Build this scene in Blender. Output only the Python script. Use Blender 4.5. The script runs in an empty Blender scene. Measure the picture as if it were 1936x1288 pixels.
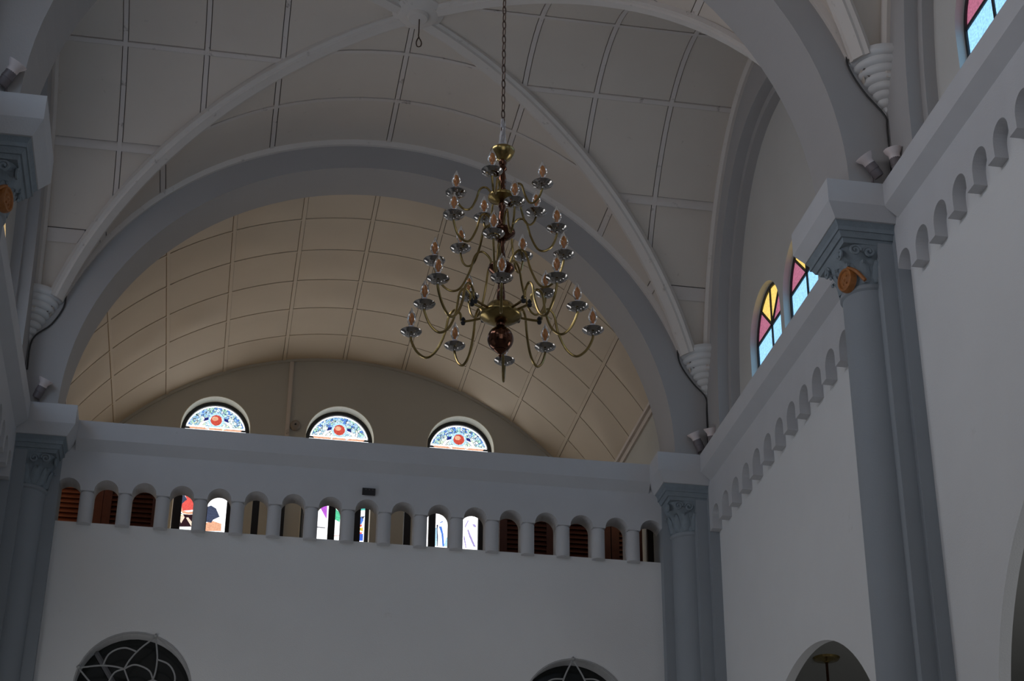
import bpy, bmesh, math, random
from math import sin, cos, pi, sqrt, radians, atan2
from mathutils import Vector, Matrix
from mathutils.geometry import tessellate_polygon

random.seed(7)
scene = bpy.context.scene
COL = scene.collection

# ------------------------------------------------------------------ camera
cam_d = bpy.data.cameras.new('camera')
cam = bpy.data.objects.new('camera', cam_d)
COL.objects.link(cam)
scene.camera = cam
YAW, PITCH, ROLL, FPX = 0.1707, 0.479, 0.0087, 3337.78
fwd = Vector((sin(YAW) * cos(PITCH), cos(YAW) * cos(PITCH), sin(PITCH)))
rgt = Vector((cos(YAW), -sin(YAW), 0))
upv = rgt.cross(fwd)
rgt2 = cos(ROLL) * rgt + sin(ROLL) * upv
up2 = -sin(ROLL) * rgt + cos(ROLL) * upv
mw = Matrix((rgt2, up2, -fwd)).transposed().to_4x4()
mw.translation = (-2.0044, -23.8669, 1.6)
cam.matrix_world = mw
cam_d.sensor_width = 36.0
cam_d.lens = FPX * 36.0 / 1936.0
cam_d.clip_end = 200

# ------------------------------------------------------------------ world, light, exposure
w = bpy.data.worlds.new('world')
scene.world = w
w.use_nodes = True
wb = w.node_tree.nodes['Background']
wb.inputs[0].default_value = (0.62, 0.74, 1.0, 1)
wb.inputs[1].default_value = 0.02
scene.view_settings.view_transform = 'Standard'
scene.view_settings.look = 'None'
scene.view_settings.gamma = 1.0
scene.view_settings.use_curve_mapping = False
scene.view_settings.exposure = 0.0


def area(name, loc, direction, sx, sy, power, col, spread=180):
    ld = bpy.data.lights.new(name, 'AREA')
    ld.shape = 'RECTANGLE'
    ld.size, ld.size_y = sx, sy
    ld.energy = power
    ld.color = col
    ld.spread = radians(spread)
    o = bpy.data.objects.new(name, ld)
    COL.objects.link(o)
    o.location = loc
    o.rotation_euler = Vector(direction).to_track_quat('-Z', 'Y').to_euler()
    return o


P = 7.59            # bay length
# daylight from the glazed apse behind the camera
area('apse_daylight', (-1.0, -30.0, 9.0), (0.05, 1, 0.12), 8.0, 12.0, 225, (0.92, 0.95, 1.0))
# daylight through the left clerestory lunettes (bays out of the picture)
for k, e in ((1, 60), (2, 8)):
    area('clerestory_daylight', (-5.22, -4.17 - P * k, 13.3), (1, 0, -0.05), 4.4, 1.5, e, (0.97, 0.95, 1.0), 120)
# daylight through the left aisle arches
for k, e in ((0, 118), (1, 8)):
    area('aisle_daylight', (-5.7, -3.9 - P * k, 4.4), (1, 0, 0), 4.0, 5.5, e, (0.96, 0.97, 1.0))
# added fill light that brightens the inside of the right aisle
area('aisle_fill_light', (9.9, -9.0, 5.0), (-1, 0.3, 0.2), 6.0, 3.0, 130, (0.95, 0.97, 1.0))

# ------------------------------------------------------------------ materials
MATS = {}


def mat(name, col, rough=0.8, var=0.08, scale=3.0, bump=0.0, bscale=40.0, metal=0.0, streak=None, emit=None, estr=0.0, trans=0.0, alpha=1.0, spec=None):
    if name in MATS:
        return MATS[name]
    m = bpy.data.materials.new(name)
    m.use_nodes = True
    nt = m.node_tree
    b = nt.nodes['Principled BSDF']
    b.inputs['Roughness'].default_value = rough
    b.inputs['Metallic'].default_value = metal
    if spec is not None:
        b.inputs['Specular IOR Level'].default_value = spec
    tc = nt.nodes.new('ShaderNodeTexCoord')
    geo = nt.nodes.new('ShaderNodeNewGeometry')
    n1 = nt.nodes.new('ShaderNodeTexNoise')
    n1.inputs['Scale'].default_value = scale
    n1.inputs['Detail'].default_value = 6
    nt.links.new(geo.outputs['Position'], n1.inputs['Vector'])
    r = nt.nodes.new('ShaderNodeMix')
    r.data_type = 'RGBA'
    a = tuple(max(0, c * (1 - var)) for c in col) + (1,)
    c2 = tuple(min(1, c * (1 + var)) for c in col) + (1,)
    r.inputs['A'].default_value = a
    r.inputs['B'].default_value = c2
    nt.links.new(n1.outputs['Fac'], r.inputs['Factor'])
    out = r.outputs['Result']
    if streak:
        n2 = nt.nodes.new('ShaderNodeTexNoise')
        n2.inputs['Scale'].default_value = streak[1]
        n2.inputs['Detail'].default_value = 8
        n2.inputs['Roughness'].default_value = 0.7
        nt.links.new(geo.outputs['Position'], n2.inputs['Vector'])
        cr = nt.nodes.new('ShaderNodeValToRGB')
        cr.color_ramp.elements[0].position = streak[2]
        cr.color_ramp.elements[1].position = streak[2] + 0.1
        nt.links.new(n2.outputs['Fac'], cr.inputs['Fac'])
        mx = nt.nodes.new('ShaderNodeMix')
        mx.data_type = 'RGBA'
        mx.inputs['B'].default_value = tuple(streak[0]) + (1,)
        mul = nt.nodes.new('ShaderNodeMath')
        mul.operation = 'MULTIPLY'
        mul.inputs[1].default_value = streak[3]
        nt.links.new(cr.outputs['Color'], mul.inputs[0])
        nt.links.new(mul.outputs[0], mx.inputs['Factor'])
        nt.links.new(out, mx.inputs['A'])
        out = mx.outputs['Result']
    nt.links.new(out, b.inputs['Base Color'])
    if bump > 0:
        n3 = nt.nodes.new('ShaderNodeTexNoise')
        n3.inputs['Scale'].default_value = bscale
        n3.inputs['Detail'].default_value = 4
        nt.links.new(geo.outputs['Position'], n3.inputs['Vector'])
        bp = nt.nodes.new('ShaderNodeBump')
        bp.inputs['Strength'].default_value = bump
        bp.inputs['Distance'].default_value = 0.02
        nt.links.new(n3.outputs['Fac'], bp.inputs['Height'])
        nt.links.new(bp.outputs['Normal'], b.inputs['Normal'])
    if emit:
        b.inputs['Emission Color'].default_value = tuple(emit) + (1,)
        b.inputs['Emission Strength'].default_value = estr
    if trans:
        b.inputs['Transmission Weight'].default_value = trans
    b.inputs['Alpha'].default_value = alpha
    MATS[name] = m
    return m


def glass_mat(name, col, strength, pattern=None):
    """back-lit coloured glass: daylight comes through, with a rippled procedural tint"""
    if name in MATS:
        return MATS[name]
    m = bpy.data.materials.new(name)
    m.use_nodes = True
    nt = m.node_tree
    b = nt.nodes['Principled BSDF']
    b.inputs['Base Color'].default_value = tuple(c * 0.25 for c in col) + (1,)
    b.inputs['Roughness'].default_value = 0.25
    geo = nt.nodes.new('ShaderNodeNewGeometry')
    vor = nt.nodes.new('ShaderNodeTexVoronoi')
    vor.inputs['Scale'].default_value = 34.0 if not pattern else pattern[0]
    if pattern:
        vor.feature = 'F1'
    nt.links.new(geo.outputs['Position'], vor.inputs['Vector'])
    if not pattern:
        mx = nt.nodes.new('ShaderNodeMix')
        mx.data_type = 'RGBA'
        mx.inputs['A'].default_value = tuple(min(1, c * 1.1) for c in col) + (1,)
        mx.inputs['B'].default_value = tuple(c * 0.62 for c in col) + (1,)
        nt.links.new(vor.outputs['Distance'], mx.inputs['Factor'])
        nt.links.new(mx.outputs['Result'], b.inputs['Emission Color'])
    else:
        sep = nt.nodes.new('ShaderNodeSeparateColor')
        nt.links.new(vor.outputs['Color'], sep.inputs['Color'])
        cr = nt.nodes.new('ShaderNodeValToRGB')
        cr.color_ramp.interpolation = 'CONSTANT'
        els = cr.color_ramp.elements
        n = len(pattern[1])
        for i, c in enumerate(pattern[1]):
            e = els[i] if i < 2 else els.new(i / n)
            e.position = i / n
            e.color = tuple(c) + (1,)
        nt.links.new(sep.outputs['Red'], cr.inputs['Fac'])
        v2 = nt.nodes.new('ShaderNodeTexVoronoi')
        v2.feature = 'DISTANCE_TO_EDGE'
        v2.inputs['Scale'].default_value = pattern[0]
        nt.links.new(geo.outputs['Position'], v2.inputs['Vector'])
        lt = nt.nodes.new('ShaderNodeMath')
        lt.operation = 'GREATER_THAN'
        lt.inputs[1].default_value = 0.05
        nt.links.new(v2.outputs['Distance'], lt.inputs[0])
        mx = nt.nodes.new('ShaderNodeMix')
        mx.data_type = 'RGBA'
        mx.inputs['A'].default_value = (0.01, 0.015, 0.06, 1)
        nt.links.new(lt.outputs[0], mx.inputs['Factor'])
        nt.links.new(cr.outputs['Color'], mx.inputs['B'])
        nt.links.new(mx.outputs['Result'], b.inputs['Emission Color'])
    b.inputs['Emission Strength'].default_value = strength
    MATS[name] = m
    return m


WALL = mat('painted_white_wall', (0.70, 0.70, 0.70), 0.85, 0.05, 1.2, 0.15, 60, streak=((0.46, 0.42, 0.38), 0.9, 0.66, 0.5))
GREY = mat('painted_grey_blue_plaster', (0.275, 0.300, 0.325), 0.75, 0.06, 2.0, 0.10, 50)
CORN = mat('painted_cornice_plaster', (0.525, 0.525, 0.54), 0.75, 0.06, 2.5, 0.12, 50, streak=((0.30, 0.26, 0.24), 2.5, 0.68, 0.6))
ARCHM = mat('painted_arch_plaster', (0.385, 0.365, 0.355), 0.75, 0.05, 1.5, 0.08, 40)
LUN = mat('lunette_plaster', (0.52, 0.50, 0.47), 0.85, 0.05, 1.5, 0.12, 50)
VAULT = mat('vault_board_paint', (0.61, 0.53, 0.455), 0.85, 0.05, 1.8, 0.05, 60, streak=((0.24, 0.18, 0.13), 5.0, 0.645, 0.55))
BATT = mat('vault_batten_paint', (0.62, 0.55, 0.50), 0.8, 0.06, 4.0, streak=((0.12, 0.08, 0.06), 4.0, 0.60, 0.8))
SHELL = mat('vault_backing_dark', (0.13, 0.11, 0.10), 0.95)
RIBM = mat('vault_rib_paint', (0.62, 0.56, 0.51), 0.8, 0.06, 3.0, streak=((0.25, 0.2, 0.16), 5.0, 0.62, 0.7))
CHOIR = mat('choir_board_paint', (0.62, 0.53, 0.42), 0.8, 0.05, 1.5, 0.05, 30)
ENDW = mat('choir_end_wall_paint', (0.50, 0.49, 0.45), 0.85, 0.06, 1.5, 0.1, 50)
REVEAL = mat('cream_window_lit_reveal', (0.72, 0.70, 0.60), 0.7, 0.05, 4.0)  # paler than the wall: window light on the reveal put into the colour
CAPM = mat('capital_blue_grey', (0.215, 0.255, 0.285), 0.7, 0.18, 9.0, 0.25, 45)
CORB = mat('corbel_plaster', (0.62, 0.60, 0.585), 0.75, 0.05, 5.0)
ORANGE = mat('medallion_ochre', (0.34, 0.125, 0.028), 0.5, 0.35, 25.0, 0.3, 60)
DARK = mat('dark_iron', (0.012, 0.012, 0.015), 0.5)
WIRE = mat('black_cable', (0.03, 0.028, 0.027), 0.6)
WOOD = mat('red_brown_wood', (0.085, 0.022, 0.012), 0.55, 0.3, 12.0, 0.1, 60)
POSTM = mat('black_brown_post', (0.016, 0.012, 0.012), 0.6)
FLOORM = mat('polished_stone_floor', (0.42, 0.40, 0.37), 0.35, 0.12, 1.5)
AISLE = mat('aisle_plaster', (0.42, 0.42, 0.40), 0.85, 0.06, 1.0)
BRASS = mat('aged_brass', (0.34, 0.25, 0.10), 0.24, 0.3, 30.0, metal=1.0)
BRONZE = mat('dark_bronze', (0.13, 0.060, 0.038), 0.16, 0.3, 20.0, metal=1.0)
STEEL = mat('pan_polished_metal', (0.42, 0.40, 0.38), 0.12, 0.25, 30.0, metal=1.0)
CHAINM = mat('rusty_chain', (0.10, 0.065, 0.05), 0.5, 0.4, 30.0, metal=0.6)
SLEEVE = mat('candle_sleeve_white', (0.72, 0.72, 0.80), 0.5)
BULBG = mat('clear_bulb_glass', (0.96, 0.90, 0.84), 0.03, 0.02, trans=1.0)
FILAM = mat('amber_filament_glass', (0.85, 0.36, 0.10), 0.25, 0.2, 60.0, trans=0.35)
PLASTIC = mat('clear_plastic_wrap', (0.80, 0.82, 0.88), 0.25, 0.1, 15.0, alpha=0.38)
TRAC = mat('grey_painted_iron', (0.34, 0.34, 0.34), 0.6)
LAMPW = mat('pink_white_lamp_shade', (0.72, 0.62, 0.60), 0.45)
LAMPB = mat('grey_brown_lamp_body', (0.15, 0.125, 0.13), 0.5)

# ------------------------------------------------------------------ mesh helpers


def link(o, parent=None):
    COL.objects.link(o)
    if parent is not None:
        o.parent = parent
    return o


def props(o, label=None, cat=None, group=None, kind=None):
    if label:
        o['label'] = label
    if cat:
        o['category'] = cat
    if group:
        o['group'] = group
    if kind:
        o['kind'] = kind
    return o


def thing(name, label, cat, loc=(0, 0, 0), group=None, kind=None):
    o = bpy.data.objects.new(name, None)
    o.empty_display_size = 0.1
    COL.objects.link(o)
    o.location = loc
    return props(o, label, cat, group, kind)


def mobj(name, vf, m, parent=None, smooth=False, local=False):
    """mesh object; vertices are world coordinates unless local"""
    v, f = vf
    me = bpy.data.meshes.new(name)
    me.from_pydata([tuple(p) for p in v], [], f)
    bm = bmesh.new()
    bm.from_mesh(me)
    bmesh.ops.remove_doubles(bm, verts=bm.verts, dist=1e-5)
    bmesh.ops.recalc_face_normals(bm, faces=bm.faces)
    bm.to_mesh(me)
    bm.free()
    if smooth:
        for p in me.polygons:
            p.use_smooth = True
        try:
            me.set_sharp_from_angle(angle=radians(40))
        except Exception:
            pass
    me.materials.append(m)
    o = bpy.data.objects.new(name, me)
    link(o, parent)
    if parent is not None and not local:
        # world position of an un-rotated parent chain
        L = Vector((0, 0, 0))
        q = parent
        while q is not None:
            L += Vector(q.location)
            q = q.parent
        o.location = -L
    return o


def join(*parts):
    V, F = [], []
    for v, f in parts:
        n = len(V)
        V += [tuple(p) for p in v]
        F += [tuple(i + n for i in q) for q in f]
    return V, F


def box(x0, x1, y0, y1, z0, z1):
    v = [(x, y, z) for x in (x0, x1) for y in (y0, y1) for z in (z0, z1)]
    f = [(0, 1, 3, 2), (4, 6, 7, 5), (0, 4, 5, 1), (2, 3, 7, 6), (0, 2, 6, 4), (1, 5, 7, 3)]
    return v, f


def frustum(a, b):
    """a, b = (x0,x1,y0,y1,z)"""
    v = [(a[0], a[2], a[4]), (a[1], a[2], a[4]), (a[1], a[3], a[4]), (a[0], a[3], a[4]),
         (b[0], b[2], b[4]), (b[1], b[2], b[4]), (b[1], b[3], b[4]), (b[0], b[3], b[4])]
    return v, [(0, 1, 2, 3), (4, 5, 6, 7), (0, 1, 5, 4), (1, 2, 6, 5), (2, 3, 7, 6), (3, 0, 4, 7)]


def prism(loops, plane, t0, t1):
    """flat region (outer loop + holes) in 2-D, thickened. plane 'x': (y,z) at x=t; 'y': (x,z) at y=t; 'z': (x,y)"""
    def mp(u, v, t):
        return (t, u, v) if plane == 'x' else ((u, t, v) if plane == 'y' else (u, v, t))
    tris = tessellate_polygon([[Vector((u, v, 0)) for u, v in lp] for lp in loops])
    flat = [p for lp in loops for p in lp]
    n = len(flat)
    V = [mp(u, v, t0) for u, v in flat] + [mp(u, v, t1) for u, v in flat]
    F = [tuple(t) for t in tris] + [tuple(i + n for i in t) for t in tris]
    b = 0
    for lp in loops:
        k = len(lp)
        for i in range(k):
            j = (i + 1) % k
            F.append((b + i, b + j, n + b + j, n + b + i))
        b += k
    return V, F


def sweep(path, prof, frame, closed=False):
    """profile (list of (a,b)) carried along a path; frame(i) -> two unit vectors"""
    V, F = [], []
    k = len(prof)
    for i, p in enumerate(path):
        A, B = frame(i)
        p = Vector(p)
        for a, b in prof:
            V.append(tuple(p + A * a + B * b))
    n = len(path)
    for i in range(n if closed else n - 1):
        j = (i + 1) % n
        for q in range(k):
            r = (q + 1) % k
            F.append((i * k + q, i * k + r, j * k + r, j * k + q))
    if not closed:
        F.append(tuple(range(k)))
        F.append(tuple((n - 1) * k + q for q in range(k)))
    return V, F


def tube(path, r, seg=8, closed=False):
    path = [Vector(p) for p in path]
    n = len(path)
    fr = []
    prev = None
    for i in range(n):
        a = path[(i - 1) % n] if (closed or i > 0) else path[i]
        b = path[(i + 1) % n] if (closed or i < n - 1) else path[i]
        t = (b - a).normalized()
        ref = prev if prev is not None else (Vector((0, 0, 1)) if abs(t.z) < 0.9 else Vector((1, 0, 0)))
        A = (ref - t * ref.dot(t)).normalized()
        prev = A
        fr.append((A, t.cross(A)))
    prof = [(r * cos(2 * pi * q / seg), r * sin(2 * pi * q / seg)) for q in range(seg)]
    return sweep(path, prof, lambda i: fr[i], closed)


def lathe(prof, seg=24, c=(0, 0, 0), a0=0.0, a1=2 * pi):
    """prof: list of (r,z)"""
    full = abs(a1 - a0 - 2 * pi) < 1e-6
    m = seg if full else seg + 1
    V, F = [], []
    for r, z in prof:
        for q in range(m):
            a = a0 + (a1 - a0) * q / seg
            V.append((c[0] + r * cos(a), c[1] + r * sin(a), c[2] + z))
    for i in range(len(prof) - 1):
        for q in range(seg):
            r2 = (q + 1) % m
            F.append((i * m + q, i * m + r2, (i + 1) * m + r2, (i + 1) * m + q))
    if prof[0][0] > 1e-6:
        F.append(tuple(range(m)))
    if prof[-1][0] > 1e-6:
        F.append(tuple((len(prof) - 1) * m + q for q in range(m)))
    return V, F


def smooth_path(pts, n=6):
    """Catmull-Rom through the points"""
    pts = [Vector(p) for p in pts]
    out = []
    for i in range(len(pts) - 1):
        p0 = pts[max(i - 1, 0)]
        p1, p2 = pts[i], pts[i + 1]
        p3 = pts[min(i + 2, len(pts) - 1)]
        for k in range(n):
            t = k / n
            out.append(0.5 * ((2 * p1) + (p2 - p0) * t + (2 * p0 - 5 * p1 + 4 * p2 - p3) * t * t + (3 * p1 - p0 - 3 * p2 + p3) * t ** 3))
    out.append(pts[-1])
    return out


def arc(cx, cz, r, a0, a1, n, rz=None):
    rz = r if rz is None else rz
    return [(cx + r * cos(a0 + (a1 - a0) * i / n), cz + rz * sin(a0 + (a1 - a0) * i / n)) for i in range(n + 1)]


def mirror(vf, sgn):
    if sgn > 0:
        return vf
    v, f = vf
    return [(-p[0], p[1], p[2]) for p in v], f

# ------------------------------------------------------------------ setting: floor, walls
NB = 4
YEND = -P * NB
fl = props(mobj('floor', box(-10.2, 10.2, YEND, 0.5, -0.2, 0.0), FLOORM), 'pale polished stone floor of the nave', 'floor', kind='structure')

SPR = 12.2          # cornice top / arch springing


def arch_notch_outline(y0, y1, z0, z1, notches):
    """rectangle with round-headed openings rising from its lower edge; notches (c, r, spring)"""
    pts = [(y0, z1), (y0, z0)]
    for c, r, sp in sorted(notches, key=lambda n: n[0]):
        pts += [(c - r, z0)]
        pts += [(c + r * cos(a), sp + r * sin(a)) for a in [pi - pi * i / (48 if r > 1 else 14) for i in range(49 if r > 1 else 15)]]
        pts += [(c + r, z0)]
    pts += [(y1, z0), (y1, z1)]
    return pts


def bay_arches(j):
    first = -0.795 if j == 0 else -8.245 - (j - 1) * P
    return [first - 0.5016 * k for k in range(13)]


LW = [-2.63, -4.17, -5.71]       # lunette windows, first bay


def side_wall(s):
    nm = 'wall_right' if s > 0 else 'wall_left'
    lab = ('right nave wall, white plaster with blind arch frieze and clerestory lunettes' if s > 0
           else 'left nave wall, white plaster with blind arch frieze, seen edge-on')
    out = arch_notch_outline(YEND, 0.13, 0.0, 11.9, [(-3.85 - P * j, 2.53, 5.71) for j in range(NB)])
    root = mobj(nm, mirror(prism([out], 'x', 5.14, 5.26), s), WALL)
    props(root, lab, 'wall', kind='structure')
    for j in range(NB):
        yA, yB = -P * j - 0.47, -P * (j + 1) + 0.47
        out = arch_notch_outline(yB, yA, 11.06, 11.85, [(c, 0.168, 11.2) for c in bay_arches(j)])
        mobj('blind_arch_frieze', mirror(prism([out], 'x', 4.996, 5.145), s), CORN, root)
        # clerestory wall with three round-headed openings
        y1, y0 = -P * j - 0.45, -P * (j + 1) + 0.45
        holes = []
        for c in LW:
            c -= P * j
            holes.append([(c - 0.7, 12.1), (c + 0.7, 12.1)] + arc(c, 13.33, 0.7, 0, pi, 24))
        mobj('upper_wall', mirror(prism([[(y0, 11.9), (y1, 11.9), (y1, 17.6), (y0, 17.6)]] + holes, 'x', 5.3, 5.5), s), LUN, root)
        # wall arch in front of it
        c = -3.92 - P * j
        op = []
        for i in range(33):
            a = pi * i / 32
            e = 2 / 2.25
            op.append((c + 2.72 * math.copysign(abs(cos(a)) ** e, cos(a)), 12.35 + 4.15 * abs(sin(a)) ** e))
        outl = [(-P * (j + 1) + 0.02, 17.9), (-P * (j + 1) + 0.02, 11.9), (c - 2.72, 11.9)] + op[::-1] + [(c + 2.72, 11.9), (-P * j - 0.02, 11.9), (-P * j - 0.02, 17.9)]
        mobj('wall_arch', mirror(prism([outl], 'x', 5.0, 5.3), s), ARCHM, root)
        # thin second order inside the arch
        op2 = []
        for i in range(33):
            a = pi * i / 32
            op2.append((c + 2.60 * math.copysign(abs(cos(a)) ** e, cos(a)), 12.35 + 4.02 * abs(sin(a)) ** e))
        loop = [(c + 2.73, 11.95)] + [(y, z) for y, z in [(c + 2.73 * math.copysign(abs(cos(pi * i / 32)) ** e, cos(pi * i / 32)), 12.35 + 4.16 * abs(sin(pi * i / 32)) ** e) for i in range(33)]] + [(c - 2.73, 11.95), (c - 2.60, 11.95)] + op2[::-1] + [(c + 2.60, 11.95)]
        mobj('arch_inner_order', mirror(prism([loop], 'x', 5.16, 5.3), s), ARCHM, root)
    return root


wall_right = side_wall(1)
wall_left = side_wall(-1)

# right aisle, dim behind the arches
aw = props(mobj('wall_aisle', box(10.0, 10.2, YEND, 0.5, 0, 9.2), AISLE), 'dim outer wall of the right aisle beyond the arches', 'wall', kind='structure')
ac = props(mobj('ceiling', box(5.26, 10.2, YEND, 0.5, 9.0, 9.2), AISLE), 'dark flat ceiling of the right aisle', 'ceiling', kind='structure')
ae = props(mobj('wall_aisle_end', box(5.14, 10.2, 0.5, 0.7, 0, 9.2), AISLE), 'end wall of the right aisle', 'wall', kind='structure')
ag = props(mobj('wall_aisle_front', box(5.6, 10.2, YEND - 0.2, YEND, 0, 9.2), AISLE), 'front end wall of the right aisle', 'wall', kind='structure')

# ---- back wall (gallery front)
RC = [(-3.06, 8.42), (3.10, 8.42)]
RR = 0.78
holes = [[(cx + RR * cos(2 * pi * i / 48), cz + RR * sin(2 * pi * i / 48)) for i in range(48)] for cx, cz in RC]
wall_back = mobj('wall_back', prism([[(-5.14, 0), (5.14, 0), (5.14, 10.755), (-5.14, 10.755)]] + holes, 'y', 0.13, 0.5), WALL)
props(wall_back, 'gallery front wall, white plaster under an open row of small arches', 'wall', kind='structure')
XC = [(k - 8) * 0.53 for k in range(17)]
XL, XR = -4.46, 4.46
out = arch_notch_outline(XL, XR, 11.19, 12.19, [(x, 0.170, 11.197) for x in XC])
mobj('arcade_wall', prism([out], 'y', 0.0, 0.36), CORN, wall_back)
for a, b in ((-5.14, -4.37), (4.40, 5.14)):
    mobj('corner_pier', box(a, b, -0.02, 0.5, 0.0, 12.19), GREY, wall_back)
shaft = lathe([(0.097, 10.715), (0.097, 11.165), (0.088, 11.170), (0.088, 11.185), (0.098, 11.19), (0.098, 11.2)], 20)
for i in range(16):
    x = (i - 7.5) * 0.53
    c = mobj('colonnette', lathe([(0.097, -0.24), (0.097, 0.215), (0.084, 0.222), (0.084, 0.236), (0.098, 0.242), (0.098, 0.25)], 20), CORN, wall_back, smooth=True, local=True) if i == 0 else None
    if i == 0:
        proto = c
    else:
        c = proto.copy()
        link(c, wall_back)
    c.location = (x, 0.095, 10.955)
    mobj('pier', box(x - 0.095, x + 0.095, 0.10, 0.36, 10.755, 11.195), CORN, wall_back)

# ---- cornices
prof = [(0.0, 11.79), (-0.15, 11.92), (-0.15, 12.2), (0.36, 12.2), (0.36, 11.79)]
n = 1
V = [(x, y, z) for x in (-4.21, 4.21) for y, z in prof]
k = len(prof)
F = [tuple(range(k)), tuple(range(k, 2 * k))] + [(i, (i + 1) % k, k + (i + 1) % k, k + i) for i in range(k)]
props(mobj('trim_1', (V, F), CORN), 'grey cornice across the gallery front above the small arches', 'cornice', kind='structure')
n = 2
for s in (1, -1):
    for j in range(NB):
        ya, yb = -P * j - (0.65 if j == 0 else 0.63), -P * (j + 1) + 0.63
        pr = [(5.0, 11.79), (4.845, 11.92), (4.845, 12.2), (5.34, 12.2), (5.34, 11.79)]
        V = [(s * x, y, z) for y in (ya, yb) for x, z in pr]
        t = mobj('trim_%d' % n, (V, F), CORN)
        lab = ['grey cornice under the pair of coloured windows, gallery bay', 'grey cornice on the near right bay below the pink and blue window', 'right cornice beside the camera', 'right cornice by the apse'][j] if s > 0 else \
              ['grey cornice on the left wall running into the gallery corner', 'left cornice beyond the near pier', 'left cornice beside the camera', 'left cornice by the apse'][j]
        props(t, lab, 'cornice', kind='structure')
        n += 1

# ------------------------------------------------------------------ engaged columns


def loft(sections):
    V, F = [], []
    k = len(sections[0])
    for s in sections:
        V += s
    for i in range(len(sections) - 1):
        for q in range(k):
            r = (q + 1) % k
            F.append((i * k + q, i * k + r, (i + 1) * k + r, (i + 1) * k + q))
    F.append(tuple(range(k)))
    F.append(tuple((len(sections) - 1) * k + q for q in range(k)))
    return V, F


def spiral(c, ax_u, ax_v, r0, turns=1.6, n=22):
    c, u, v = Vector(c), Vector(ax_u), Vector(ax_v)
    return [c + (u * cos(2 * pi * turns * i / n) + v * sin(2 * pi * turns * i / n)) * r0 * (1 - 0.8 * i / n) for i in range(n + 1)]


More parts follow.
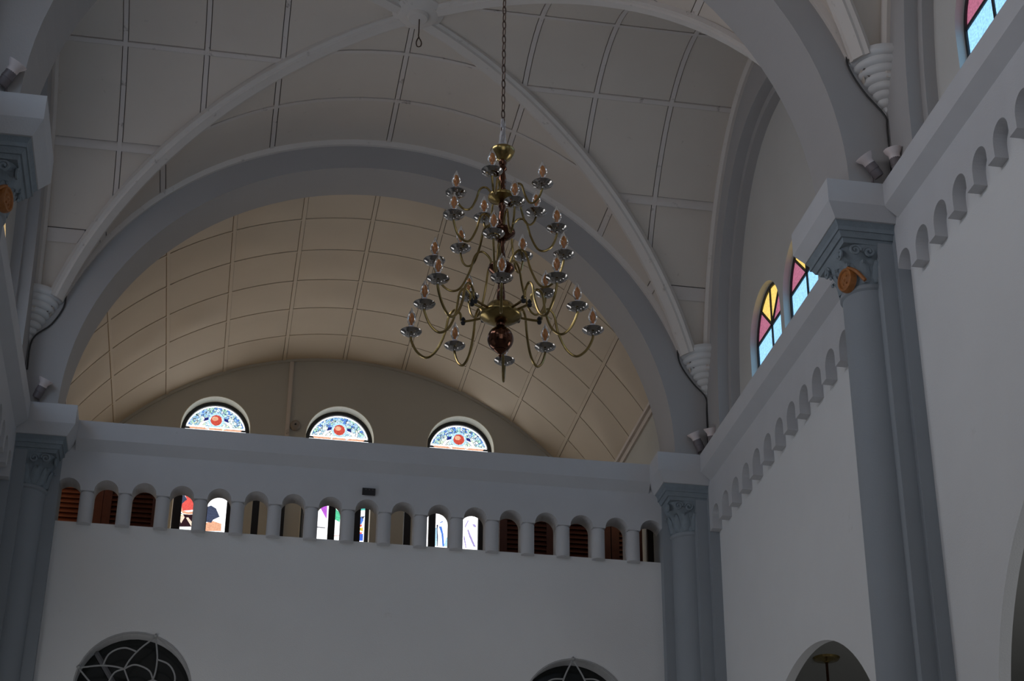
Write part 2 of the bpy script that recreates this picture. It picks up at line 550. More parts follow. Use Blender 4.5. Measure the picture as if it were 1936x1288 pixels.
def column(s, j, label):
    yc = -P * j
    far = yc + 0.60 if j else 0.0
    root = thing('engaged_column', label, 'column', (s * 4.9, yc, 0))
    M = lambda vf: mirror(vf, s)
    ax = 4.82
    mobj('shaft', M(lathe([(0.30, 0.0), (0.30, 0.5), (0.288, 0.55), (0.285, 11.05), (0.31, 11.07), (0.31, 11.11), (0.29, 11.12)], 28, (ax, yc, 0), radians(80), radians(280))), GREY, root, smooth=True)
    if j:
        mobj('pilaster', M(box(4.82, 4.998, yc - 0.41, yc + 0.41, 0, 11.8)), GREY, root)
        mobj('pilaster', M(box(4.99, 5.142, yc - 0.49, yc + 0.49, 0, 11.9)), GREY, root)
    else:
        mobj('pilaster', M(box(4.82, 4.998, yc - 0.41, yc - 0.002, 0, 11.8)), GREY, root)
        mobj('pilaster', M(box(4.99, 5.142, yc - 0.49, yc - 0.002, 0, 11.9)), GREY, root)
    # capital: bell lofted from round to square, stepped abacus
    secs = []
    N = 32
    for z, rr, ex in [(11.08, 0.295, 2.0), (11.16, 0.31, 2.0), (11.30, 0.315, 2.1), (11.42, 0.34, 2.4), (11.50, 0.385, 3.0), (11.56, 0.40, 4.0)]:
        ring = []
        for i in range(N):
            a = 2 * pi * i / N
            x = rr * math.copysign(abs(cos(a)) ** (2 / ex), cos(a))
            y = rr * math.copysign(abs(sin(a)) ** (2 / ex), sin(a))
            ring.append((min(ax + x, 4.99), min(yc + y, far - 0.005) if not j else yc + y, z))
        secs.append(ring)
    cap = mobj('capital', M(loft(secs)), CAPM, root, smooth=True)
    yf = min(yc + 0.47, far)
    mobj('abacus', M(join(frustum((4.43, 4.99, yc - 0.40, min(yc + 0.40, far), 11.55), (4.41, 4.99, yc - 0.42, min(yc + 0.42, far), 11.60)),
                          frustum((4.39, 4.99, yc - 0.44, min(yc + 0.44, far), 11.60), (4.36, 4.99, yc - 0.47, yf, 11.66)),
                          box(4.345, 4.99, yc - 0.485, min(yc + 0.485, far), 11.66, 11.71),
                          frustum((4.35, 4.99, yc - 0.48, min(yc + 0.48, far), 11.71), (4.31, 4.99, yc - 0.52, min(yc + 0.52, far), 11.77)))), CAPM, root)
    # leaves and scrolls on the capital
    for face in range(8):
        a = pi + (face - 3.5) * radians(26)
        d = Vector((cos(a), sin(a), 0))
        if not j and d.y > 0.25:
            continue
        t = Vector((-d.y, d.x, 0))
        o = Vector((ax, yc, 0))
        V, F = [], []
        prof_l = [(0.305, 11.13, 0.05), (0.325, 11.22, 0.062), (0.335, 11.31, 0.055), (0.375, 11.38, 0.04), (0.40, 11.37, 0.022), (0.395, 11.34, 0.008)]
        for rr, z, hw in prof_l:
            for q, lift in ((-1, -0.012), (-0.5, 0.006), (0, 0.014), (0.5, 0.006), (1, -0.012)):
                pnt = o + d * (rr + lift) + t * (hw * q)
                V.append((pnt.x, pnt.y, z))
        for i in range(len(prof_l) - 1):
            for q in range(4):
                F.append((i * 5 + q, i * 5 + q + 1, (i + 1) * 5 + q + 1, (i + 1) * 5 + q))
        mobj('acanthus_leaf', M((V, F)), CAPM, cap, smooth=True)
    for (cx, cy, u) in ((4.56, yc - 0.385, (1, 0, 0)), (4.72, yc - 0.375, (-1, 0, 0)), (4.435, yc - 0.24, (0, 1, 0)), (4.435, yc + 0.18, (0, -1, 0))):
        if not j and cy > 0:
            continue
        mobj('scroll', M(tube(spiral((cx, cy, 11.47), u, (0, 0, 1), 0.068), 0.017, 6)), CAPM, cap, smooth=True)
    if j:
        mc = Vector((4.53, yc - 0.155, 11.21))
        nrm = Vector((-0.95, -0.30, 0)).normalized()
        tt = Vector((nrm.y, -nrm.x, 0))
        zz = Vector((0, 0, 1))
        pr = [(0.0, 0.035), (0.035, 0.045), (0.06, 0.03), (0.09, 0.028), (0.10, 0.045), (0.118, 0.045), (0.128, 0.02), (0.13, -0.03)]
        V, F = [], []
        N2 = 28
        for rr, h in pr:
            for q in range(N2):
                a = 2 * pi * q / N2
                V.append(tuple(mc + tt * (rr * cos(a)) + zz * (rr * 1.12 * sin(a)) + nrm * h))
        for i in range(len(pr) - 1):
            for q in range(N2):
                r2 = (q + 1) % N2
                F.append((i * N2 + q, i * N2 + r2, (i + 1) * N2 + r2, (i + 1) * N2 + q))
        med = mobj('medallion', M((V, F)), ORANGE, root, smooth=True)
        med['label'] = 'orange painted round medallion on the capital'
        for du, dv, rr in ((-0.03, 0.03, 0.016), (0.03, 0.03, 0.016), (0, -0.005, 0.018), (-0.025, -0.045, 0.014), (0.025, -0.045, 0.014)):
            cc = mc + tt * du + zz * dv + nrm * 0.035
            mobj('relief', M(lathe([(0.0, -rr), (rr * 0.7, -rr * 0.7), (rr, 0), (rr * 0.7, rr * 0.7), (0, rr)], 8, cc)), ORANGE, med, smooth=True)
        rib = smooth_path([mc + tt * (-0.05) + zz * 0.13 + nrm * 0.02, mc + tt * (-0.16) + zz * 0.04 + nrm * 0.0, mc + tt * (-0.24) - zz * 0.10 - nrm * 0.05], 5)
        mobj('ribbon', M(tube(rib, 0.022, 6)), ORANGE, med, smooth=True)
    # impost block
    yn = yc - 0.645
    x0 = 4.20
    mobj('impost_block', M(join(box(x0, 5.0, yn, far, 11.92, 12.205), frustum((x0 + 0.10, 5.0, yn + 0.10, far - (0.10 if j else 0), 11.765), (x0, 5.0, yn, far, 11.92)))), CORN, root)
    return root


CL = {(1, 0): 'grey column in the corner between gallery arches and coloured-window wall',
      (1, 1): 'tall grey column with blue-grey capital and orange medallion, beside coloured windows',
      (-1, 0): 'shadowed grey column in the gallery corner under the left cornice',
      (-1, 1): 'grey pier column with orange medallion at the edge of the left wall',
      (1, 2): 'grey right column nearer the apse', (-1, 2): 'grey left column nearer the apse',
      (1, 3): 'grey right column beside the apse', (-1, 3): 'grey left column beside the apse'}
for s in (1, -1):
    for j in range(NB):
        column(s, j, CL[(s, j)])

# ------------------------------------------------------------------ transverse arches
AL = ['broad grey arch framing the gallery vault', 'broad grey arch rising from the column with the medallion', 'grey arch above the chandelier bay', 'grey arch by the apse']
for j in range(NB):
    y0, y1 = (-P * j - 0.6, -P * j + (0.2 if j == 0 else 0.39))
    n_ = 56
    loop = [(-4.48, 12.2)] + [(-x, z) for x, z in arc(0, 12.2, 4.48, 0, pi, n_)] + [(4.48, 12.2), (4.995, 12.2), (4.995, 17.35), (-4.995, 17.35), (-4.995, 12.2)]
    # remove consecutive duplicates
    lp = []
    for p_ in loop:
        if not lp or abs(p_[0] - lp[-1][0]) + abs(p_[1] - lp[-1][1]) > 1e-6:
            lp.append(p_)
    if abs(lp[0][0] - lp[-1][0]) + abs(lp[0][1] - lp[-1][1]) < 1e-6:
        lp.pop()
    a_root = thing('transverse_arch', AL[j], 'arch', (0, (y0 + y1) / 2, 12.2))
    mobj('arch_ring', prism([lp], 'y', y0, y1), ARCHM, a_root, smooth=False)

# ------------------------------------------------------------------ nave vault: boarded groin vault
VA, VB, VH = 4.95, 3.30, 4.95


def zx(u):
    return SPR + VH * sqrt(max(0.0, 1 - (u / VA) ** 2))


def zy(v):
    return SPR + VH * sqrt(max(0.0, 1 - (v / VB) ** 2))


def clip(poly, a, b, c):
    out = []
    for i in range(len(poly)):
        p, q = poly[i], poly[(i + 1) % len(poly)]
        dp, dq = a * p[0] + b * p[1] - c, a * q[0] + b * q[1] - c
        if dp >= 0:
            out.append(p)
        if dp * dq < 0:
            t = dp / (dp - dq)
            out.append((p[0] + (q[0] - p[0]) * t, p[1] + (q[1] - p[1]) * t))
    return out


def sheet(polys, zf, yc, up=0.03):
    """polygons in plan -> curved board with turned-up edges"""
    bm = bmesh.new()
    key = {}
    for poly in polys:
        vs = []
        for u, v in poly:
            k_ = (round(u, 4), round(v, 4))
            if k_ not in key:
                key[k_] = bm.verts.new((u, yc + v, zf(u, v)))
            if not vs or vs[-1] is not key[k_]:
                vs.append(key[k_])
        if len(vs) > 2 and vs[0] is vs[-1]:
            vs.pop()
        if len(set(vs)) >= 3:
            try:
                bm.faces.new(vs)
            except ValueError:
                pass
    edges = [e for e in bm.edges if len(e.link_faces) == 1]
    r = bmesh.ops.extrude_edge_only(bm, edges=edges)
    for g in r['geom']:
        if isinstance(g, bmesh.types.BMVert):
            g.co.z += up
    V = [tuple(v.co) for v in bm.verts]
    bm.verts.index_update()
    F = [tuple(v.index for v in f.verts) for f in bm.faces]
    bm.free()
    return V, F


def strips(poly, axis, cuts):
    res = []
    for a, b in zip(cuts[:-1], cuts[1:]):
        q = clip(poly, *((1, 0, a) if axis == 0 else (0, 1, a)))
        if len(q) >= 3:
            q = clip(q, *((-1, 0, -b) if axis == 0 else (0, -1, -b)))
        if len(q) >= 3:
            res.append(q)
    return res


UC = [VA * sin(radians(a)) for a in range(-90, 91, 4)]
VC = [VB * sin(radians(a)) for a in range(-90, 91, 4)]
DG = sqrt(1 / VA ** 2 + 1 / VB ** 2)
BX = [-4.93, -4.15, -3.37, -1.80, 0.0, 1.80, 3.37, 4.15, 4.93]
BY = [0.0, 0.9, 2.1, 3.30]            # distance from the bay centre
SX = [0.0, 1.77, 2.85, 4.0, 5.0]
SY = [-3.28, -2.5, -1.6, -0.35, 1.05, 2.2, 2.85, 3.28]


def cell_clip(poly, cell, off):
    if cell == 'back':
        for sg in (1, -1):
            poly = clip(poly, -sg / VA / DG, 1 / VB / DG, off) if poly else poly
    elif cell == 'front':
        for sg in (1, -1):
            poly = clip(poly, -sg / VA / DG, -1 / VB / DG, off) if poly else poly
    elif cell == 'right':
        for sg in (1, -1):
            poly = clip(poly, 1 / VA / DG, -sg / VB / DG, off) if poly else poly
    else:
        for sg in (1, -1):
            poly = clip(poly, -1 / VA / DG, -sg / VB / DG, off) if poly else poly
    return poly


def vault(j, label, detail=True):
    yc = -3.9 - P * j
    g = 24
    V, F = [], []
    us = [5.02 * sin(pi / 2 * (i - g) / g) for i in range(2 * g + 1)]
    vs = [VB * sin(pi / 2 * (i - g) / g) for i in range(2 * g + 1)]
    for u in us:
        for v in vs:
            V.append((u, yc + v, max(zx(u), zy(v)) + (0.055 if detail else 0.0)))
    m_ = len(vs)
    for a in range(len(us) - 1):
        for b in range(m_ - 1):
            q4 = (a * m_ + b, a * m_ + b + 1, (a + 1) * m_ + b + 1, (a + 1) * m_ + b)
            if max(V[q][2] for q in q4) > 13.75:
                F.append(q4)
    root = mobj('ceiling', (V, F), SHELL if detail else VAULT)
    props(root, label, 'vault', kind='structure')
    if detail:
        gap = 0.043
        for cell in ('back', 'front', 'right', 'left'):
            if cell in ('back', 'front'):
                sg = 1 if cell == 'back' else -1
                rects = [(BX[i], BX[i + 1], min(sg * BY[k], sg * BY[k + 1]), max(sg * BY[k], sg * BY[k + 1])) for i in range(len(BX) - 1) for k in range(len(BY) - 1)]
                ax_, cuts, zf = 0, UC, (lambda u, v: zx(u))
                lines = [(BX[i] - 0.032, BX[i] + 0.032, 0.0 if sg > 0 else -3.3, 3.3 if sg > 0 else 0.0) for i in range(1, len(BX) - 1)] + \
                        [(-4.93, 4.93, sg * b - 0.032, sg * b + 0.032) for b in BY[1:-1]]
            else:
                sg = 1 if cell == 'right' else -1
                rects = [(min(sg * SX[i], sg * SX[i + 1]), max(sg * SX[i], sg * SX[i + 1]), SY[k], SY[k + 1]) for i in range(len(SX) - 1) for k in range(len(SY) - 1)]
                ax_, cuts, zf = 1, VC, (lambda u, v: zy(v))
                lines = [(sg * x - 0.032, sg * x + 0.032, -3.28, 3.28) for x in SX[1:-1]] + \
                        [(0.0 if sg > 0 else -5.0, 5.0 if sg > 0 else 0.0, b - 0.032, b + 0.032) for b in SY[1:-1]]
            for (x0, x1, y0, y1) in rects:
                gy1 = 0.0 if abs(y1) > 3.2 else gap
                gy0 = 0.0 if abs(y0) > 3.2 else gap
                gx1 = 0.0 if abs(x1) > 4.9 else gap
                gx0 = 0.0 if abs(x0) > 4.9 else gap
                po = [(x0 + gx0, y0 + gy0), (x1 - gx1, y0 + gy0), (x1 - gx1, y1 - gy1), (x0 + gx0, y1 - gy1)]
                po = cell_clip(po, cell, 0.05)
                if len(po) < 3:
                    continue
                st = [q for q in strips(po, ax_, cuts) if max(zf(u, v) for u, v in q) > 13.72]
                if st:
                    mobj('board', sheet(st, zf, yc), VAULT, root, smooth=True)
            for (x0, x1, y0, y1) in lines:
                po = cell_clip([(x0, y0), (x1, y0), (x1, y1), (x0, y1)], cell, 0.09)
                if len(po) < 3:
                    continue
                st = strips(po, ax_, cuts)
                if st:
                    mobj('batten', sheet(st, (lambda u, v, zf=zf: zf(u, v) - 0.012), yc), BATT, root, smooth=True)
    # diagonal ribs
    for sg in (1, -1):
        ts = [0.946 * sin(pi / 2 * (i - 30) / 30) for i in range(61)]
        path = [Vector((VA * t, yc + sg * VB * t, SPR + VH * sqrt(1 - t * t))) for t in ts]
        dh = Vector((VA, sg * VB, 0)).normalized()
        A = Vector((-dh.y, dh.x, 0))

        def fr(i, path=path, dh=dh, A=A):
            p = path[min(i + 1, 60)] - path[max(i - 1, 0)]
            p.normalize()
            return A, A.cross(p) if (A.cross(p)).z < 0 else -(A.cross(p))
        mobj('rib', sweep(path, [(-0.135, -0.05), (-0.135, 0.015), (-0.085, 0.03), (-0.07, 0.06), (0.07, 0.06), (0.085, 0.03), (0.135, 0.015), (0.135, -0.05)], fr), RIBM, root)
    # plain moulding where the vault meets the transverse arch beyond it
    y0 = -P * j - 0.6
    path0 = [Vector((x, y0 - 0.03, z)) for x, z in arc(0, SPR, 4.93, radians(20), radians(160), 60)]
    mobj('moulding', sweep(path0, [(-0.05, -0.02), (0.03, -0.06), (0.05, -0.02), (0.05, 0.03), (-0.05, 0.03)],
                           lambda i: (Vector((path0[i].x, 0, path0[i].z - SPR)).normalized(), Vector((0, 1, 0)))), RIBM, root)
    # mouldings along the wall arches
    for sg in (1, -1):
        path = [Vector((sg * 4.985, yc + 3.26 * cos(a), SPR + VH * sin(a))) for a in [radians(16 + 148 * i / 60) for i in range(61)]]

        def fr2(i, path=path):
            p = path[i]
            return Vector((0, p.y - yc, p.z - SPR)).normalized(), Vector((sg, 0, 0))
        mobj('moulding', sweep(path, [(-0.07, -0.03), (-0.02, -0.07), (0.02, -0.07), (0.05, -0.03), (0.05, 0.03), (-0.07, 0.03)], fr2), RIBM, root)
    return root


VL = ['boarded groin vault with diagonal ribs before the gallery arch', 'boarded groin vault over the chandelier bay', 'groin vault above the camera', 'groin vault by the apse']
for j in range(NB):
    vault(j, VL[j], j < 2)

# ceiling boss with hook
b = thing('ceiling_boss', 'round moulded plaster boss with a wire hook where the ribs cross', 'ceiling boss', (0.04, -4.0, 17.1))
mobj('disc', lathe([(0.0, -0.10), (0.13, -0.10), (0.15, -0.08), (0.16, -0.05), (0.27, -0.045), (0.30, -0.02), (0.36, 0.0), (0.38, 0.05), (0.38, 0.14)], 40, (0.04, -4.0, 17.12)), RIBM, b, smooth=True)
hk = [(0.06, -4.0, 17.02), (0.06, -4.0, 16.80), (0.06, -4.0, 16.72), (0.10, -4.0, 16.63), (0.09, -4.0, 16.56), (0.045, -4.0, 16.55), (0.03, -4.0, 16.62), (0.055, -4.0, 16.70)]
mobj('wire_hook', tube(smooth_path(hk, 4), 0.009, 6), CHAINM, b, smooth=True)

# corbels under the rib feet
CB = {(1, 0, 0): 'stepped white cone corbel under the rib, corner of gallery arch and window wall',
      (-1, 0, 0): 'stepped white cone corbel under the rib, corner of gallery arch and left wall',
      (1, 1, 0): 'stepped white cone corbel above the column with the medallion',
      (-1, 1, 0): 'stepped white cone corbel above the left pier column'}
for s in (1, -1):
    for j in range(NB):
        for f_ in (0, 1):
            yk = -P * j - 0.60 if f_ == 0 else -P * (j + 1) + 0.39
            prof = [(0.0, -0.03)]
            for i in range(8):
                r0 = 0.035 + 0.05 * i
                z0 = 0.088 * i
                prof += [(r0, z0), (r0 + 0.026, z0 + 0.022), (r0 + 0.033, z0 + 0.05), (r0 + 0.022, z0 + 0.082)]
            prof += [(0.40, 0.73)]
            a0, a1 = (pi, 1.5 * pi) if f_ == 0 else (0.5 * pi, pi)
            lab = CB.get((s, j, f_), 'stepped white cone corbel at the %s wall, %s' % ('right' if s > 0 else 'left', ['far side of the medallion arch', 'chandelier bay', 'bay above the camera', 'apse bay', ][j] + (' near side' if f_ else '')))
            o = mobj('rib_corbel', mirror(lathe(prof, 14, (5.02, yk + (0.02 if f_ == 0 else -0.02), 13.18), a0, a1), s), CORB, smooth=True)
            props(o, lab, 'corbel', group='stepped corbels under the vault ribs')

# ------------------------------------------------------------------ gallery (choir) behind the arches
GY = 7.0
CR, CZ = 5.82, 11.28
props(mobj('floor', box(-5.2, 5.2, 0.5, 7.4, 10.1, 10.3), FLOORM), 'gallery floor behind the small arches', 'floor', kind='structure')
GLOW_Y = (2.9, 5.2)


def glow_outline(yw, s, ins):
    """added glow openings: low segmental on the right, tall round-headed on the left"""
    if s > 0:
        return [(yw - 0.8 + ins, 12.55 + ins), (yw + 0.8 - ins, 12.55 + ins)] + [(yw + (0.8 - ins) * cos(pi * i / 16), 12.9 + (0.45 - ins) * sin(pi * i / 16)) for i in range(17)]
    return [(yw - 0.7 + ins, 11.3 + ins), (yw + 0.7 - ins, 11.3 + ins)] + arc(yw, 12.9, 0.7 - ins, 0, pi, 16)


WX = [-2.35, 0.0, 2.33]
holes = []
for x in WX:
    holes.append([(x - 0.66, 12.2), (x + 0.66, 12.2)] + arc(x, 15.46, 0.66, 0, pi, 24))
top = [(5.2, 10.1)] + [(5.2, 14.35)] + [(CR * 1.01 * sin(radians(a)), CZ + CR * 1.01 * cos(radians(a))) for a in range(57, -58, -3)] + [(-5.2, 14.35), (-5.2, 10.1)]
wall_end = mobj('wall_end', prism([top] + holes, 'y', GY, GY + 0.32), ENDW)
props(wall_end, 'olive-grey end wall of the gallery with three tall stained-glass windows', 'wall', kind='structure')
for s in (1, -1):
    hs = []
    for yw in (GLOW_Y if s < 0 else GLOW_Y[:1]):
        hs.append(glow_outline(yw, s, 0.0))
    w_ = mobj('wall_gallery_%s' % ('right' if s > 0 else 'left'), mirror(prism([[(0.2, 10.1), (7.0, 10.1), (7.0, 14.45), (0.2, 14.45)]] + hs, 'x', 4.92, 5.2), s), ENDW)
    props(w_, '%s side wall of the gallery under the vault edge' % ('right' if s > 0 else 'left'), 'wall', kind='structure')
    mobj('wall_trim', mirror(join(box(4.83, 4.93, 0.2, 7.0, 14.33, 14.40), box(4.88, 4.93, 0.2, 7.0, 14.22, 14.33)), s), RIBM, w_)
    mobj('pilaster', mirror(box(4.80, 4.93, 1.35, 1.75, 10.3, 14.3), s), ENDW, w_)

# gallery vault: segmental barrel of sagging boards
V, F = [], []
an = [radians(-58.5 + 117 * i / 60) for i in range(61)]
for a in an:
    for y in (0.2, 7.1):
        V.append(((CR + 0.06) * sin(a), y, CZ + (CR + 0.06) * cos(a)))
F = [(2 * i, 2 * i + 1, 2 * i + 3, 2 * i + 2) for i in range(60)]
gv = mobj('ceiling', (V, F), SHELL)
props(gv, 'cream boarded barrel vault over the gallery', 'vault', kind='structure')
RY = [7.0 - 1.07 * i for i in range(7)]
RY[-1] = 0.25
TA = [-57.7, -46.1, -34.6, -23.05, -11.5, 0.0, 11.5, 23.05, 34.6, 46.1, 57.7]
rnd = random.Random(3)


def cyl_patch(a0, a1, y0, y1, dr, na, ny, sag=0.0, seed=0.0, th=0.03):
    V, F = [], []
    for i in range(na + 1):
        for k in range(ny + 1):
            u, v = i / na, k / ny
            a = radians(a0 + (a1 - a0) * u)
            e = sag * (sin(pi * u) ** 0.7) * sin(pi * v) ** 1.2 * (1 + 0.4 * sin(5 * u + seed)) * (0.35 + 1.0 * v)
            r = CR + dr - e
            V.append((r * sin(a), y0 + (y1 - y0) * v, CZ + r * cos(a)))
    n0 = len(V)
    m_ = ny + 1
    for i in range(na):
        for k in range(ny):
            F.append((i * m_ + k, i * m_ + k + 1, (i + 1) * m_ + k + 1, (i + 1) * m_ + k))
    # turned-up rim
    rim = [i * m_ for i in range(na + 1)] + [na * m_ + k for k in range(1, m_)] + [i * m_ + ny for i in range(na - 1, -1, -1)] + [k for k in range(ny - 1, 0, -1)]
    for q in rim:
        x, y, z = V[q]
        d = Vector((x, 0, z - CZ)).normalized() * th
        V.append((x + d.x, y, z + d.z))
    L = len(rim)
    for q in range(L):
        F.append((rim[q], rim[(q + 1) % L], n0 + (q + 1) % L, n0 + q))
    return V, F


for i in range(len(TA) - 1):
    for k in range(len(RY) - 1):
        sag = rnd.choice([0.0, 0.02, 0.035, 0.05, 0.075])
        da = 0.38
        mobj('board', cyl_patch(TA[i] + da, TA[i + 1] - da, RY[k + 1] + 0.038, RY[k] - 0.02, 0.0, 8, 8, sag, rnd.uniform(0, 6)), CHOIR, gv, smooth=True)
for a in TA[1:-1]:
    mobj('batten', cyl_patch(a - 0.30, a + 0.30, 0.25, 7.0, -0.014, 1, 1), CHOIR, gv)
for y in RY[1:-1]:
    mobj('batten', cyl_patch(TA[0], TA[-1], y - 0.012, y + 0.026, -0.010, 60, 1), CHOIR, gv)
# edge moulding against the end wall
path = [Vector((CR * sin(radians(a)), 6.98, CZ + CR * cos(radians(a)))) for a in range(-57, 58, 2)]
mobj('moulding', sweep(path, [(-0.05, -0.03), (0.02, -0.03), (0.02, 0.03), (-0.05, 0.03)], lambda i: (Vector((path[i].x, 0, path[i].z - CZ)).normalized(), Vector((0, 1, 0)))), ENDW, gv)

# ------------------------------------------------------------------ windows
YEL = glass_mat('yellow_glass', (1.0, 0.66, 0.16), 1.25)
PNK = glass_mat('pink_glass', (0.52, 0.16, 0.26), 1.0)
BLU = glass_mat('pale_blue_glass', (0.30, 0.62, 1.0), 1.5)
# the left clerestory faces the bright side of the sky
YEL2 = glass_mat('yellow_glass_bright_side', (1.0, 0.66, 0.20), 4.6)
PNK2 = glass_mat('pink_glass_bright_side', (0.52, 0.22, 0.28), 4.0)
BLU2 = glass_mat('pale_blue_glass_bright_side', (0.50, 0.70, 1.0), 4.0)
WN = [0]


def wname():
    WN[0] += 1
    return 'window_%d' % WN[0]


def flat(poly, plane, t, s=1, th=0.012):
    return prism([poly], plane, t, t + th)


def lunette_window(s, j, i):
    c = LW[i] - P * j
    pos = ['first', 'second', 'third'][i]
    if s > 0 and j < 2:
        lab = {(0, 0): 'yellow, pink and blue arched window nearest the gallery corner', (0, 1): 'yellow, pink and blue arched window half behind the medallion capital',
               (0, 2): 'coloured arched window hidden behind the medallion column', (1, 0): 'pink and blue arched window over the near right cornice',
               (1, 1): 'second coloured window of the chandelier bay', (1, 2): 'third coloured window of the chandelier bay'}[(j, i)]
    else:
        lab = '%s coloured arched window from the gallery, %s wall, %s' % (pos, 'right' if s > 0 else 'left', ['gallery bay', 'chandelier bay', 'bay above the camera', 'apse bay'][j])
    r = thing(wname(), lab, 'window', (s * 5.42, c, 12.1), kind='structure')
    M = lambda vf: mirror(vf, s)
    zs = 13.33
    R0, Z0 = 0.655, 12.15
    ring_o = [(c - 0.7, 12.1), (c + 0.7, 12.1)] + arc(c, zs, 0.7, 0, pi, 24)
    ring_i = [(c - R0, Z0), (c + R0, Z0)] + arc(c, zs, R0, 0, pi, 24)
    mobj('window_frame', M(prism([ring_o, ring_i], 'x', 5.40, 5.45)), DARK, r)
    bars = [box(5.405, 5.435, c - 0.022, c + 0.022, Z0, zs + R0), box(5.405, 5.435, c - R0, c + R0, 13.39, 13.435)]
    for a in (45, 135):
        d = Vector((0, cos(radians(a)), sin(radians(a))))
        bars.append(tube([Vector((5.42, c, 13.41)), Vector((5.42, c, 13.41)) + d * 0.60], 0.022, 6))
    mobj('glazing_bar', M(join(*bars)), DARK, r)
    x = 5.422
    zb = 13.41

    def out_pt(a):
        # point on the glass outline seen from the fan centre
        d = (cos(a), sin(a))
        t = 0.0
        while t < 2:
            y, z = d[0] * t, zb + d[1] * t
            if abs(y) > R0 or (z > zs and y * y + (z - zs) ** 2 > R0 * R0):
                break
            t += 0.005
        return (c + d[0] * t, zb + d[1] * t)
    PK, YE, BL = (PNK, YEL, BLU) if s > 0 else (PNK2, YEL2, BLU2)
    for a0, a1, m in ((0, 45, PK), (45, 90, YE), (90, 135, YE), (135, 180, PK)):
        poly = [(c, zb)] + [out_pt(radians(a0 + (a1 - a0) * k / 8)) for k in range(9)]
        mobj('pane', M(prism([poly], 'x', x, x + 0.012)), m, r)
    for y0, y1 in ((c - R0, c), (c, c + R0)):
        mobj('pane', M(prism([[(y0, Z0), (y1, Z0), (y1, zb), (y0, zb)]], 'x', x, x + 0.012)), BL, r)


for s in (1, -1):
    for j in range(NB):
        for i in range(3):
            lunette_window(s, j, i)

# ---- three tall stained-glass windows of the gallery end wall
GS = 2.2
GM = {
    'white': glass_mat('glass_white', (0.95, 0.97, 1.0), GS),
    'bluemos': glass_mat('glass_blue_mosaic', (0.2, 0.4, 0.9), 1.15, (24.0, [(0.12, 0.28, 0.75), (0.35, 0.62, 0.95), (0.65, 0.90, 0.98), (0.50, 0.75, 1.0), (0.50, 0.85, 0.65), (0.85, 0.96, 1.0)])),
    'greenmos': glass_mat('glass_pale_mosaic', (0.7, 0.9, 0.85), 1.35, (26.0, [(0.75, 0.92, 0.85), (0.95, 0.98, 0.97), (0.55, 0.78, 0.92), (0.70, 0.90, 0.62), (0.9, 0.95, 1.0), (0.30, 0.50, 0.62)])),
    'navy': glass_mat('glass_navy', (0.02, 0.03, 0.22), 1.0),
    'red': glass_mat('glass_red', (0.75, 0.10, 0.07), 1.0),
    'peach': glass_mat('glass_peach', (1.0, 0.50, 0.32), 1.1),
    'slate': glass_mat('glass_slate', (0.07, 0.09, 0.16), 1.0),
    'pinkband': glass_mat('glass_rose', (0.55, 0.20, 0.20), 1.0),
    'coral': glass_mat('glass_coral', (1.0, 0.13, 0.11), 1.1),
    'leaf': glass_mat('glass_leaf', (0.35, 0.62, 0.12), 1.2),
    'maroon': glass_mat('glass_maroon', (0.035, 0.012, 0.02), 1.0),
    'cream': glass_mat('glass_cream', (1.0, 0.78, 0.62), 1.2),
    'violet': glass_mat('glass_violet', (0.60, 0.14, 0.80), 1.1),
    'greyline': glass_mat('glass_grey', (0.25, 0.25, 0.28), 1.0),
    'mint': glass_mat('glass_mint', (0.12, 0.68, 0.38), 1.2),
    'redline': glass_mat('glass_pale_red', (1.0, 0.45, 0.42), 1.3),
    'teal': glass_mat('glass_teal', (0.10, 0.60, 0.52), 1.1),
    'blue': glass_mat('glass_mid_blue', (0.10, 0.26, 0.85), 1.1),
    'yellow': glass_mat('glass_yellow', (0.85, 0.62, 0.08), 1.1),
    'royal': glass_mat('glass_royal_blue', (0.06, 0.16, 0.80), 1.1),
    'skyblue': glass_mat('glass_sky_blue', (0.45, 0.72, 1.0), 1.4),
    'lavender': glass_mat('glass_lavender', (0.45, 0.38, 0.75), 1.1),
}
